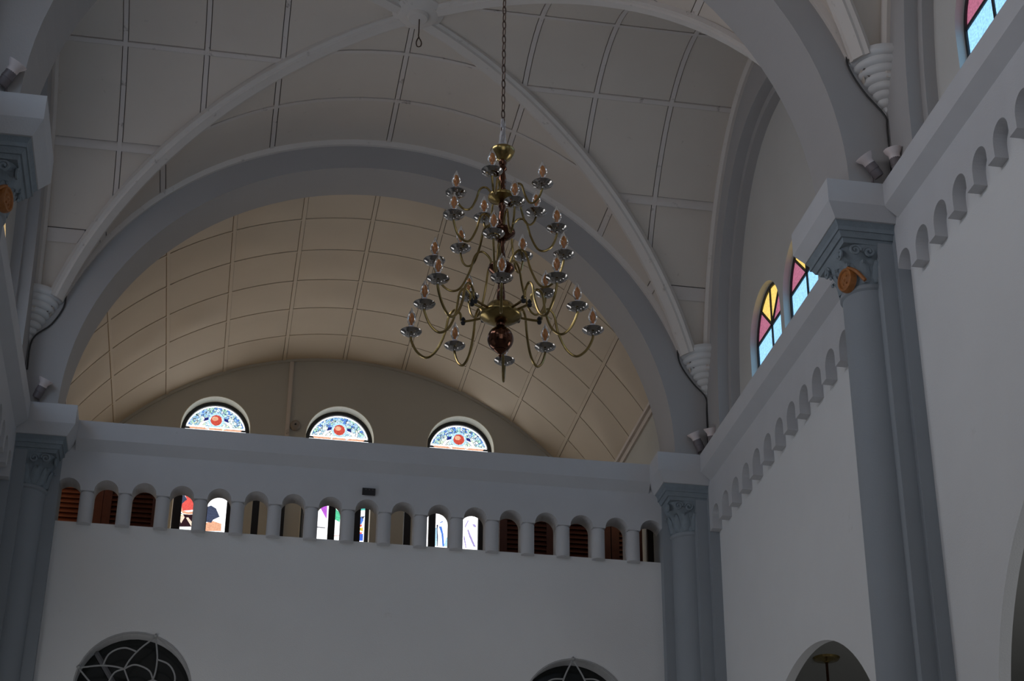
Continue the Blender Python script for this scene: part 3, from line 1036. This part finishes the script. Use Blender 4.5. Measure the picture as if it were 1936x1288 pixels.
FIG = [
('slate',[(-2.928, 14.116), (-2.807, 14.164), (-2.749, 14.081), (-2.83, 13.976), (-2.856, 13.822), (-2.802, 13.782), (-2.863, 13.789), (-2.915, 13.97)]),
('pinkband',[(-2.935, 14.132), (-2.858, 14.166), (-2.874, 14.121), (-2.927, 14.1)]),
('coral',[(-2.797, 14.16), (-2.714, 14.139), (-2.629, 14.08), (-2.539, 13.977), (-2.611, 13.884), (-2.808, 13.847), (-2.836, 13.932), (-2.831, 13.987), (-2.749, 14.081)]),
('peach',[(-2.876, 13.929), (-2.836, 13.932), (-2.808, 13.847), (-2.706, 13.828), (-2.529, 13.869), (-2.545, 13.813), (-2.682, 13.786), (-2.793, 13.794), (-2.853, 13.844)]),
('leaf',[(-2.956, 13.825), (-2.888, 13.841), (-2.815, 13.754), (-2.882, 13.679), (-2.946, 13.609)]),
('maroon',[(-2.898, 13.634), (-2.836, 13.715), (-2.792, 13.783), (-2.682, 13.781), (-2.544, 13.802), (-2.522, 13.555), (-2.908, 13.526)]),
('cream',[(-2.864, 13.691), (-2.803, 13.793), (-2.761, 13.72), (-2.815, 13.597)]),
('cream',[(-2.736, 13.712), (-2.697, 13.725), (-2.574, 13.583), (-2.621, 13.547)]),
('slate',[(-2.453, 13.918), (-2.299, 13.991), (-2.203, 13.938), (-2.125, 13.78), (-2.235, 13.717), (-2.269, 13.65), (-2.432, 13.67)]),
('pinkband',[(-2.287, 13.975), (-2.224, 13.947), (-2.229, 13.881), (-2.276, 13.899)]),
('pinkband',[(-2.37, 13.881), (-2.236, 13.848), (-2.241, 13.793), (-2.366, 13.838)]),
('peach',[(-2.447, 13.615), (-2.232, 13.685), (-2.078, 13.643), (-2.076, 13.502), (-2.435, 13.475)]),
('violet',[(-0.27, 14.103), (-0.212, 14.163), (-0.146, 14.179), (-0.142, 13.881)]),
('greyline',[(-0.32, 13.725), (-0.156, 13.716), (-0.16, 13.699), (-0.319, 13.703)]),
('mint',[(-0.009, 14.134), (0.116, 14.011), (0.104, 13.845), (-0.012, 13.902)]),
('redline',[(0.017, 13.565), (0.159, 13.592), (0.159, 13.576), (0.017, 13.554)]),
('teal',[(0.464, 14.182), (0.604, 14.193), (0.607, 14.116), (0.565, 14.124), (0.473, 14.105)]),
('slate',[(0.499, 13.986), (0.581, 14.003), (0.543, 13.934)]),
('blue',[(0.459, 13.972), (0.494, 13.985), (0.554, 13.924), (0.517, 13.833), (0.465, 13.829)]),
('coral',[(0.466, 13.818), (0.527, 13.828), (0.524, 13.789), (0.463, 13.768)]),
('yellow',[(0.464, 13.746), (0.546, 13.769), (0.549, 13.692), (0.465, 13.719)]),
('coral',[(0.461, 13.669), (0.545, 13.67), (0.526, 13.638), (0.46, 13.64)]),
('royal',[(0.459, 13.631), (0.557, 13.644), (0.558, 13.507), (0.455, 13.499)]),
('skyblue',[(0.574, 13.936), (0.602, 14.005), (0.605, 13.718), (0.571, 13.771)]),
('skyblue',[(1.885, 13.851), (1.947, 13.874), (1.96, 13.742), (1.953, 13.504), (1.868, 13.497), (1.87, 13.735)]),
('blue',[(1.987, 13.901), (2.041, 13.901), (2.077, 13.75), (2.101, 13.505), (2.065, 13.502), (2.041, 13.748)]),
('slate',[(1.941, 13.931), (1.973, 13.934), (1.962, 13.837), (1.975, 13.695), (1.976, 13.496), (1.962, 13.495), (1.951, 13.741)]),
('skyblue',[(2.125, 13.659), (2.186, 13.749), (2.222, 13.742), (2.227, 13.514), (2.088, 13.504)]),
('blue',[(2.003, 13.984), (2.061, 14.017), (2.066, 13.999), (2.008, 13.97)]),
('coral',[(1.873, 13.945), (1.899, 13.967), (1.897, 13.909), (1.877, 13.879)]),
('lavender',[(2.532, 13.871), (2.554, 13.882), (2.611, 13.743), (2.701, 13.54), (2.66, 13.546), (2.575, 13.73)]),
('lavender',[(2.625, 13.993), (2.671, 13.997), (2.712, 13.947), (2.662, 13.938)]),
('lavender',[(2.481, 13.934), (2.542, 14.073), (2.556, 14.055), (2.49, 13.906)]),
('lavender',[(2.479, 13.781), (2.525, 13.508), (2.507, 13.506), (2.467, 13.703)]),
]


def ringsec(cx, cz, r0, r1, a0, a1, n=12):
    return arc(cx, cz, r1, radians(a0), radians(a1), n) + arc(cx, cz, r0, radians(a1), radians(a0), n)


GL = ['tall stained-glass window with coral halo figure, beside the cable strip', 'tall stained-glass window with violet drapery, between its two neighbours', 'tall stained-glass window with white and pale blue robe figure']
for i, x in enumerate(WX):
    r = thing(wname(), GL[i], 'window', (x, GY + 0.2, 12.2), kind='structure')
    zs = 15.46
    # added lining of the opening, window light put into its cream colour
    o_ = [(x - 0.66, 12.2), (x + 0.66, 12.2)] + arc(x, zs, 0.66, 0, pi, 28)
    i_ = [(x - 0.645, 12.22), (x + 0.645, 12.22)] + arc(x, zs, 0.645, 0, pi, 28)
    mobj('window_lining', prism([o_, i_], 'y', GY - 0.004, GY + 0.30), REVEAL, r)
    f1 = [(x - 0.645, 12.22), (x + 0.645, 12.22)] + arc(x, zs, 0.645, 0, pi, 28)
    f2 = [(x - 0.575, 12.30), (x + 0.575, 12.30)] + arc(x, zs, 0.575, 0, pi, 28)
    mobj('window_frame', prism([f1, f2], 'y', GY + 0.24, GY + 0.31), DARK, r)
    y = GY + 0.285
    mobj('backing', prism([[(x - 0.6, 12.25), (x + 0.6, 12.25)] + arc(x, zs, 0.6, 0, pi, 28)], 'y', y + 0.012, y + 0.02), DARK, r)
    zb = 15.60
    # lunette head
    for a0, a1 in ((14.5, 45), (46.2, 74), (75.2, 105), (106.2, 134), (135.2, 165.5)):
        mobj('pane', prism([ringsec(x, zs, 0.455, 0.545, a0, a1)], 'y', y, y + 0.008), GM['bluemos'], r)
    mobj('pane', prism([ringsec(x, zs, 0.55, 0.572, 14, 166, 30)], 'y', y, y + 0.008), GM['white'], r)
    for a0, a1 in ((18, 54), (55.5, 89), (91, 124.5), (126, 162)):
        mobj('pane', prism([ringsec(x, zs, 0.36, 0.447, a0, a1)], 'y', y, y + 0.008), GM['bluemos' if 50 < (a0 + a1) / 2 < 130 else 'greenmos'], r)
    for a0, a1 in ((24, 66), (68, 112), (114, 156)):
        mobj('pane', prism([ringsec(x, zs, 0.305, 0.352, a0, a1)], 'y', y, y + 0.008), GM['white'], r)
    for a0, a1 in ((28, 88), (92, 152)):
        mobj('pane', prism([ringsec(x, zs, 0.15, 0.297, a0, a1)], 'y', y, y + 0.008), GM['greenmos'], r)
    for sg in (1, -1):
        mobj('pane', prism([[(x + sg * 0.11, 15.80), (x + sg * 0.22, 15.77), (x + sg * 0.24, 15.70), (x + sg * 0.13, 15.74)]], 'y', y - 0.006, y + 0.001), GM['navy'], r)
        mobj('pane', prism([[(x + sg * 0.30, 15.60), (x + sg * 0.53, 15.60), (x + sg * 0.43, 15.66), (x + sg * 0.36, 15.66)]], 'y', y - 0.003, y + 0.004), GM['greenmos'], r)
    mobj('pane', prism([[(x - 0.03, 15.88), (x + 0.03, 15.88), (x, 15.97)]], 'y', y - 0.006, y + 0.001), GM['bluemos'], r)
    rg = [(x + 0.15 * cos(2 * pi * k / 28), 15.735 + 0.15 * sin(2 * pi * k / 28)) for k in range(28)]
    rg2 = [(x + 0.118 * cos(2 * pi * k / 28), 15.735 + 0.118 * sin(2 * pi * k / 28)) for k in range(28)]
    mobj('pane', prism([rg, rg2], 'y', y - 0.010, y - 0.002), GM['skyblue'], r)
    rg3 = [(x + 0.108 * cos(2 * pi * k / 28), 15.735 + 0.108 * sin(2 * pi * k / 28)) for k in range(28)]
    mobj('pane', prism([rg3], 'y', y - 0.012, y - 0.002), GM['red'], r)
    rg4 = [(x - 0.025 + 0.06 * cos(2 * pi * k / 20), 15.765 + 0.045 * sin(2 * pi * k / 20)) for k in range(20)]
    mobj('pane', prism([rg4], 'y', y - 0.014, y - 0.004), GM['peach'], r)
    mobj('pane', prism([[(x - 0.56, 15.575), (x + 0.56, 15.575), (x + 0.53, 15.598), (x - 0.53, 15.598)]], 'y', y, y + 0.008), GM['white'], r)
    mobj('pane', prism([[(x - 0.47, 15.535), (x + 0.47, 15.535), (x + 0.50, 15.570), (x - 0.50, 15.570)]], 'y', y, y + 0.008), GM['peach'], r)
    # tall lower light
    mobj('pane', prism([[(x - 0.572, 12.31), (x + 0.572, 12.31), (x + 0.572, 15.53), (x - 0.572, 15.53)]], 'y', y, y + 0.008), GM['white'], r)
    k = 0
    for nm, poly in FIG:
        if abs(sum(p[0] for p in poly) / len(poly) - x) < 0.75:
            k += 1
            poly = [(max(x - 0.572, min(x + 0.572, px)), pz) for px, pz in poly]
            mobj('pane', prism([poly], 'y', y - 0.006 - 0.0015 * (k % 5), y - 0.001), GM[nm], r)

# added amber glow panes, out of view, that warm the gallery vault
AMB = glass_mat('amber_glow', (1.0, 0.64, 0.32), 2.4)
for s in (1, -1):
    for q, yw in enumerate(GLOW_Y if s < 0 else GLOW_Y[:1]):
        r = thing(wname(), 'added amber glow opening in the %s gallery side wall, %s' % ('right' if s > 0 else 'left', ['by the arches', 'by the end wall'][q]), 'window', (s * 5.1, yw, 11.3 if s < 0 else 12.55), kind='structure')
        o_ = glow_outline(yw, s, 0.0)
        i_ = glow_outline(yw, s, 0.05)
        mobj('window_frame', mirror(prism([o_, i_], 'x', 5.1, 5.16), s), DARK, r)
        mobj('pane', mirror(prism([i_], 'x', 5.12, 5.132), s), AMB, r)

# ---- round windows with iron tracery in the gallery front
RL = ['round window with white iron petal tracery beneath the louvred doors side', 'round window with white iron petal tracery by the corner column']
NIGHT = mat('dark_room_glass', (0.012, 0.014, 0.013), 0.15)
for q, (cx, cz) in enumerate(RC):
    r = thing(wname(), RL[q], 'window', (cx, 0.3, cz), kind='structure')
    mobj('pane', prism([[(cx + RR * 1.0 * cos(2 * pi * i / 40), cz + RR * 1.0 * sin(2 * pi * i / 40)) for i in range(40)]], 'y', 0.44, 0.455), NIGHT, r)

    def C3(rr, deg, y=0.15):
        return Vector((cx + RR * rr * cos(radians(deg)), y, cz + RR * rr * sin(radians(deg))))
    mobj('rim', tube([C3(1.0, 360 * i / 48, 0.135) for i in range(48)], 0.016, 6, True), TRAC, r, smooth=True)
    for k in range(4):
        t = (72 if q == 0 else 93) + 90 * k
        for sg in (1, -1):
            mobj('tracery_bar', tube(smooth_path([C3(1.0, t), C3(0.72, t + sg * 13), C3(0.52, t + sg * 28), C3(0.38, t + sg * 45)], 5), 0.012, 6), TRAC, r, smooth=True)
        mobj('tracery_bar', tube(smooth_path([C3(0.66, t + 17), C3(0.74, t + 32), C3(0.76, t + 45), C3(0.74, t + 58), C3(0.66, t + 73)], 5), 0.012, 6), TRAC, r, smooth=True)
        mobj('tracery_bar', tube(smooth_path([C3(0.38, t + 45), C3(0.42, t + 68), C3(0.42, t + 92), C3(0.42, t + 112), C3(0.38, t + 135)], 5), 0.012, 6), TRAC, r, smooth=True)
        mobj('tracery_bar', tube([C3(0.38, t + 45), C3(0.05, t + 60)], 0.011, 6), TRAC, r, smooth=True)
        mobj('boss_tip', lathe([(0, -0.03), (0.025, -0.01), (0.03, 0.01), (0, 0.04)], 8, C3(1.0, t, 0.12)), TRAC, r, smooth=True)
mobj('brace', join(tube([(-3.62, 0.40, 8.98), (-2.95, 0.40, 8.0)], 0.035, 4)), mat('dim_grey_board', (0.16, 0.16, 0.17), 0.8), bpy.data.objects['window_%d' % (WN[0] - 1)])

# ------------------------------------------------------------------ things in the gallery


def louver_door(x0, x1, y, label):
    r = thing('louvered_door', label, 'door', ((x0 + x1) / 2, y, 10.3))
    mobj('stile', box(x0, x0 + 0.13, y - 0.025, y + 0.025, 10.3, 13.0), WOOD, r)
    mobj('stile', box(x1 - 0.13, x1 - 0.006, y - 0.025, y + 0.025, 10.3, 13.0), WOOD, r)
    mobj('light_stop_panel', box(x0, x1, y + 0.05, y + 0.07, 10.32, 12.98), POSTM, r)  # added dark sheet that stops light between the slats
    for z in (10.3, 12.86):
        mobj('rail', box(x0 + 0.13, x1 - 0.13, y - 0.025, y + 0.025, z, z + 0.14), WOOD, r)
    z = 10.47
    me = None
    w_ = (x1 - x0) / 2 - 0.125
    while z < 12.84:
        if me is None:
            o = mobj('slat', ([(-w_, -0.03, -0.03), (w_, -0.03, -0.03), (w_, 0.02, 0.055), (-w_, 0.02, 0.055), (-w_, -0.018, -0.034), (w_, -0.018, -0.034), (w_, 0.032, 0.051), (-w_, 0.032, 0.051)],
                                     [(0, 1, 2, 3), (4, 5, 6, 7), (0, 1, 5, 4), (1, 2, 6, 5), (2, 3, 7, 6), (3, 0, 4, 7)]), WOOD, r, local=True)
            me = o
        else:
            o = me.copy()
            link(o, r)
        o.location = (0, 0, z - 10.3)
        z += 0.082


louver_door(-4.86, -3.951, 3.0, 'brown louvred door behind the arches next to the shadowed corner')
louver_door(-3.95, -3.05, 3.0, 'brown louvred door behind the arches next to the coral-halo window')
louver_door(2.44, 3.36, 3.0, 'brown louvred door behind the arches next to the pale blue robe window')
louver_door(3.37, 4.32, 3.0, 'brown louvred door behind the arches next to the corner column')

louver_door(4.33, 4.86, 3.0, 'narrow brown louvred door behind the arches against the gallery side wall')

r = thing('wooden_screen', 'black-brown post screen standing inside the gallery before the stained glass', 'screen', (0, 3.0, 10.3))
for k in range(13):
    x = -2.777 + 0.41 * k
    mobj('post', box(x - 0.055, x + 0.055, 2.95, 3.05, 10.3, 13.1), POSTM, r)
mobj('top_rail', box(-2.95, 2.36, 2.94, 3.06, 13.1, 13.25), POSTM, r)
mobj('bottom_rail', box(-2.95, 2.36, 2.96, 3.04, 10.4, 10.5), POSTM, r)
o = thing('wooden_post', 'single dark post behind the last small arch by the corner column', 'post', (4.52, 1.2, 10.3))
mobj('post_shaft', box(4.48, 4.57, 1.16, 1.24, 10.34, 12.75), POSTM, o)
mobj('post_foot', box(4.44, 4.61, 1.12, 1.28, 10.3, 10.34), POSTM, o)

t = thing('cable_trunking', 'pale vertical cable strip on the gallery end wall between two windows', 'cable strip', (-1.0, 6.97, 12.0))
mobj('strip', box(-1.045, -0.965, 6.955, 7.0, 12.0, 16.96), RIBM, t)
mobj('strip_lid', box(-1.03, -0.98, 6.945, 6.956, 12.0, 16.93), RIBM, t)
t = thing('alarm_bell', 'small round grey bell on the gallery end wall by the cable strip', 'bell', (-0.86, 6.97, 15.62))
pr = [(0.0, -0.06), (0.02, -0.06), (0.03, -0.045), (0.07, -0.045), (0.10, -0.02), (0.105, 0.0), (0.105, 0.03)]


def lathe_y(prof, c, seg=24):
    v, f = lathe(prof, seg)
    return [(c[0] + p[0], c[1] + p[2], c[2] + p[1]) for p in v], f


mobj('gong', lathe_y(pr, (-0.86, 6.97, 15.62)), mat('bell_grey', (0.30, 0.26, 0.23), 0.5), t, smooth=True)
mobj('bolt', lathe_y([(0, -0.075), (0.018, -0.07), (0.02, -0.058)], (-0.86, 6.97, 15.62), 10), DARK, t)
t = thing('wall_box', 'small black box on the gallery front above the small arches', 'box', (0.01, -0.01, 11.43))
mobj('box_body', box(-0.085, 0.105, -0.035, 0.0, 11.43, 11.53), DARK, t)
for k in range(3):
    mobj('indicator', box(-0.04 + 0.05 * k, -0.028 + 0.05 * k, -0.038, -0.034, 11.50, 11.512), LAMPB, t)

# ------------------------------------------------------------------ spotlights and cables on the ledges


def spotlight(p, aim, label):
    r = thing('spotlight', label, 'spotlight', p, group='small spotlights standing on the cornices')
    d = Vector(aim).normalized()
    base = Vector(p)
    q = d.to_track_quat('Z', 'Y').to_matrix()
    c = base + Vector((0, -0.075, 0.14))

    def place(vf, off):
        v, f = vf
        return [tuple(off + q @ Vector(x)) for x in v], f
    mobj('bracket', join(tube([base + Vector((0, 0, 0.0)), base + Vector((0, -0.01, 0.06)), base + Vector((0, -0.06, 0.11))], 0.014, 6), lathe([(0.022, 0), (0.022, 0.012), (0.0, 0.016)], 10, base)), LAMPB, r)
    mobj('body', place(lathe([(0.0, -0.10), (0.055, -0.10), (0.062, -0.08), (0.062, -0.01), (0.066, -0.008), (0.066, 0.02), (0.062, 0.03), (0.062, 0.08), (0.0, 0.08)], 16), c), LAMPB, r, smooth=True)
    mobj('lamp_shade', place(lathe([(0.0, 0.07), (0.062, 0.075), (0.065, 0.12), (0.10, 0.17), (0.105, 0.19), (0.09, 0.19), (0.0, 0.15)], 18), c), LAMPW, r, smooth=True)


spotlight((4.74, -8.213, 12.205), (-0.6, -0.1, 0.8), 'small tilted spotlight on the ledge above the medallion column')
spotlight((4.95, -8.36, 12.2), (-0.2, -0.1, 1.0), 'small upright spotlight on the cornice beside the cable end')
spotlight((4.82, -0.624, 12.205), (-0.45, -0.2, 0.9), 'small tilted spotlight on the ledge in the gallery window-wall corner')
spotlight((4.98, -0.80, 12.2), (-0.2, -0.3, 0.9), 'small spotlight half behind the cornice in the gallery window-wall corner')
spotlight((-4.74, -0.624, 12.205), (0.40, -0.3, 0.9), 'small tilted spotlight on the ledge in the shadowed gallery corner')
spotlight((-4.62, -8.213, 12.205), (0.5, -0.3, 0.8), 'small tilted spotlight on the ledge above the left pier column')


def cable(pts, label, up=None):
    o = mobj('cable', tube(smooth_path(pts, 5), 0.013, 6), WIRE, smooth=True)
    props(o, label, 'cable', group='dark cables clipped along the vault arches')


cable([(4.10, -0.63, 15.45), (4.32, -0.63, 15.02), (4.52, -0.63, 14.55), (4.60, -0.63, 14.2), (4.57, -0.63, 13.9), (4.62, -0.63, 13.66), (4.80, -0.63, 13.38), (4.98, -0.64, 13.16), (4.985, -0.64, 12.9), (4.98, -0.64, 12.3)], 'dark cable along the gallery arch down past the white cone corbel, window-wall side')
cable([(-3.85, -0.63, 15.45), (-4.30, -0.63, 14.72), (-4.55, -0.63, 14.05), (-4.58, -0.63, 13.75), (-4.72, -0.63, 13.45), (-4.95, -0.64, 13.18), (-4.96, -0.64, 12.7)], 'dark cable along the gallery arch down past the white cone corbel, left wall side')
cable([(4.35, -8.22, 15.0), (4.52, -8.22, 14.55), (4.60, -8.22, 14.1), (4.58, -8.22, 13.80), (4.74, -8.22, 13.45), (4.96, -8.23, 13.14), (4.975, -8.23, 12.95), (4.97, -8.23, 12.3)], 'dark cable down past the cone corbel above the medallion column')

# hanging lamp in the right aisle
t = thing('hanging_lamp', 'brass ceiling plate with a drop rod in the dim right aisle', 'lamp', (6.35, -1.25, 9.0))
mobj('ceiling_plate', lathe([(0.0, -0.07), (0.03, -0.07), (0.05, -0.05), (0.17, -0.03), (0.19, 0.0)], 24, (6.35, -1.25, 9.0)), BRASS, t, smooth=True)
mobj('rod', tube([(6.35, -1.25, 8.94), (6.35, -1.25, 7.3)], 0.02, 8), BRONZE, t)
mobj('lamp_globe', lathe([(0.0, -0.22), (0.12, -0.18), (0.19, -0.05), (0.19, 0.05), (0.10, 0.16), (0.03, 0.2), (0.0, 0.2)], 20, (6.35, -1.25, 7.1)), SLEEVE, t, smooth=True)

# ------------------------------------------------------------------ chandelier
CX, CY = 0.0, -11.7
ch = thing('chandelier', 'tall brass chandelier with tiers of candle bulbs hanging on a chain', 'chandelier', (CX, CY, 8.2))
O = Vector((CX, CY, 8.2))


def part(name, vf, m, smooth=True, parent=ch):
    return mobj(name, vf, m, parent, smooth=smooth, local=True)


def L(prof, seg=28):
    return lathe([(r, z - 8.2) for r, z in prof], seg)


part('crown_cup', L([(0.0, 9.80), (0.06, 9.80), (0.10, 9.79), (0.103, 9.78), (0.095, 9.745), (0.07, 9.71), (0.04, 9.69), (0.028, 9.68)]), BRASS)
part('stem', L([(0.028, 9.70), (0.034, 9.66), (0.022, 9.64), (0.036, 9.615), (0.036, 9.60), (0.020, 9.585), (0.026, 9.55), (0.034, 9.50), (0.033, 9.46), (0.026, 9.42), (0.036, 9.40), (0.026, 9.38), (0.030, 9.34),
               (0.026, 9.27), (0.032, 9.23), (0.022, 9.21), (0.026, 9.16), (0.033, 9.12), (0.030, 9.06), (0.024, 9.04),
               (0.026, 8.93), (0.034, 8.90), (0.022, 8.88), (0.030, 8.80), (0.034, 8.76), (0.024, 8.71), (0.026, 8.66),
               (0.026, 8.60), (0.036, 8.56), (0.022, 8.53), (0.032, 8.44), (0.036, 8.38), (0.022, 8.34), (0.040, 8.30), (0.040, 8.26), (0.05, 8.22), (0.035, 8.13)]), BRONZE)


def hub(z, r, h, m):
    part('hub', L([(0.02, z + h), (r * 0.55, z + h * 0.8), (r * 0.80, z + h * 0.45), (r, z + 0.012), (r * 1.02, z), (r, z - 0.012), (r * 0.92, z - h * 0.3), (r * 0.6, z - h * 0.75), (r * 0.35, z - h), (0.02, z - h * 1.05)]), m)


hub(9.325, 0.115, 0.055, BRASS)
hub(8.99, 0.11, 0.065, BRONZE)
hub(8.655, 0.105, 0.07, BRONZE)
hub(8.225, 0.165, 0.075, BRASS)
part('ring_gallery', L([(0.085, 8.33), (0.10, 8.32), (0.12, 8.29), (0.13, 8.25), (0.11, 8.24)]), BRASS)
part('ball', L([(0.104 * sin(pi * i / 20), 8.015 + 0.108 * cos(pi * i / 20)) for i in range(21)], 36), BRONZE)
part('finial', L([(0.05, 7.915), (0.03, 7.895), (0.012, 7.885), (0.015, 7.87), (0.0, 7.845)], 16), BRONZE)

pan_prof = [(0.0, -0.035), (0.012, -0.035), (0.016, -0.022), (0.030, -0.020), (0.034, -0.014), (0.055, -0.012), (0.060, -0.006), (0.082, 0.006), (0.088, 0.016), (0.084, 0.019), (0.060, 0.004), (0.02, 0.0), (0.0, 0.0)]


def arm(tier, rr, zc, deg, pts, rad, with_joint):
    """pts: (r, dz) of the curved tube relative to the cup"""
    a = radians(deg)
    path = smooth_path([(p[0], 0, p[1]) for p in pts], 6)
    key = 'arm_%s' % tier
    if key not in PROTO:
        o = part('arm', tube(path, rad, 8), BRASS)
        subs = []

        def sub(n_, vf, m):
            q = mobj(n_, vf, m, o, smooth=True, local=True)
            subs.append(q)
        sub('drip_pan', lathe(pan_prof, 24, (rr, 0, 0)), STEEL)
        sub('candle_sleeve', lathe([(0.0, 0.0), (0.024, 0.0), (0.0235, 0.06), (0.019, 0.064), (0.0, 0.064)], 14, (rr, 0, 0)), SLEEVE)
        sub('bulb', lathe([(0.013, 0.060), (0.018, 0.070), (0.032, 0.100), (0.037, 0.128), (0.034, 0.155), (0.024, 0.182), (0.011, 0.206), (0.005, 0.225), (0.0, 0.236)], 16, (rr, 0, 0)), BULBG)
        sub('filament', lathe([(0.0, 0.066), (0.006, 0.070), (0.007, 0.095), (0.013, 0.110), (0.015, 0.130), (0.011, 0.155), (0.004, 0.175), (0.0, 0.177)], 10, (rr, 0, 0)), FILAM)
        if with_joint:
            jr = pts[1][0]
            sub('joint_knob', lathe([(0.0, -0.035), (0.014, -0.03), (0.02, -0.012), (0.014, 0.0), (0.02, 0.014), (0.012, 0.03), (0.0, 0.04)], 12, (jr, 0, pts[1][1])), DARK)
        PROTO[key] = (o, subs)
    else:
        o0, subs0 = PROTO[key]
        o = o0.copy()
        link(o, ch)
        for q in subs0:
            c = q.copy()
            link(c, o)
    o.location = (0, 0, zc - 8.2)
    o.rotation_euler = (0, 0, a)


PROTO = {}
T1 = [(0.07, -0.02), (0.10, 0.05), (0.14, 0.085), (0.185, 0.06), (0.215, -0.04), (0.255, -0.125), (0.305, -0.14), (0.35, -0.10), (0.376, -0.04), (0.38, 0.0)]
T2 = [(0.07, 0.0), (0.10, 0.08), (0.15, 0.115), (0.20, 0.08), (0.235, -0.05), (0.29, -0.17), (0.35, -0.195), (0.41, -0.15), (0.445, -0.06), (0.45, 0.0)]
T3 = [(0.07, 0.02), (0.10, 0.10), (0.16, 0.145), (0.215, 0.10), (0.26, -0.06), (0.33, -0.21), (0.41, -0.245), (0.49, -0.185), (0.535, -0.08), (0.545, 0.0)]
T4 = [(0.10, 0.05), (0.24, 0.10), (0.255, 0.17), (0.30, 0.215), (0.345, 0.16), (0.37, 0.0), (0.42, -0.15), (0.50, -0.215), (0.575, -0.165), (0.625, -0.06), (0.63, 0.0)]
T5 = [(0.14, 0.03), (0.32, 0.03), (0.345, 0.10), (0.395, 0.145), (0.445, 0.09), (0.475, -0.05), (0.54, -0.19), (0.625, -0.245), (0.71, -0.18), (0.765, -0.07), (0.77, 0.0)]
for k in range(5):
    arm('a', 0.38, 9.33, 32 + 72 * k, T1, 0.0095, False)
    arm('b', 0.45, 9.0, 57.5 + 72 * k, T2, 0.0095, False)
    arm('c', 0.545, 8.645, 38 + 72 * k, T3, 0.0095, False)
    arm('d', 0.63, 8.20, 45 + 72 * k, T4, 0.0105, True)
    arm('e', 0.77, 8.20, 6 + 72 * k, T5, 0.0105, True)

# chain
link_path = [Vector((0.013 * cos(t), 0, 0.040 * sin(t) if abs(sin(t)) < 2 else 0)) for t in [2 * pi * i / 16 for i in range(16)]]
lk = None
z = 9.84
i = 0
while z < 17.1:
    if lk is None:
        lk = part('chain_link', tube([Vector((0.016 * cos(2 * pi * q / 14), 0, 0.046 * sin(2 * pi * q / 14))) for q in range(14)], 0.0058, 6, True), CHAINM)
        o = lk
    else:
        o = lk.copy()
        link(o, ch)
    o.location = (0, 0, z - 8.2)
    o.rotation_euler = (0, 0, (pi / 2) * (i % 2) + 0.5)
    z += 0.078
    i += 1
# clear plastic wrap tied round the chain foot
wp = []
for q, (r_, z_) in enumerate([(0.016, 10.10), (0.020, 10.05), (0.018, 9.99), (0.024, 9.93), (0.030, 9.87), (0.040, 9.82), (0.046, 9.795)]):
    wp.append([(r_ * (1 + 0.22 * sin(5 * a + q * 1.7)) * cos(a), r_ * (1 + 0.22 * sin(5 * a + q * 1.7)) * sin(a), z_ - 8.2) for a in [2 * pi * k / 20 for k in range(20)]])
V, F = [], []
for s_ in wp:
    V += s_
for a in range(len(wp) - 1):
    for b in range(20):
        F.append((a * 20 + b, a * 20 + (b + 1) % 20, (a + 1) * 20 + (b + 1) % 20, (a + 1) * 20 + b))
part('plastic_wrap', (V, F), PLASTIC)
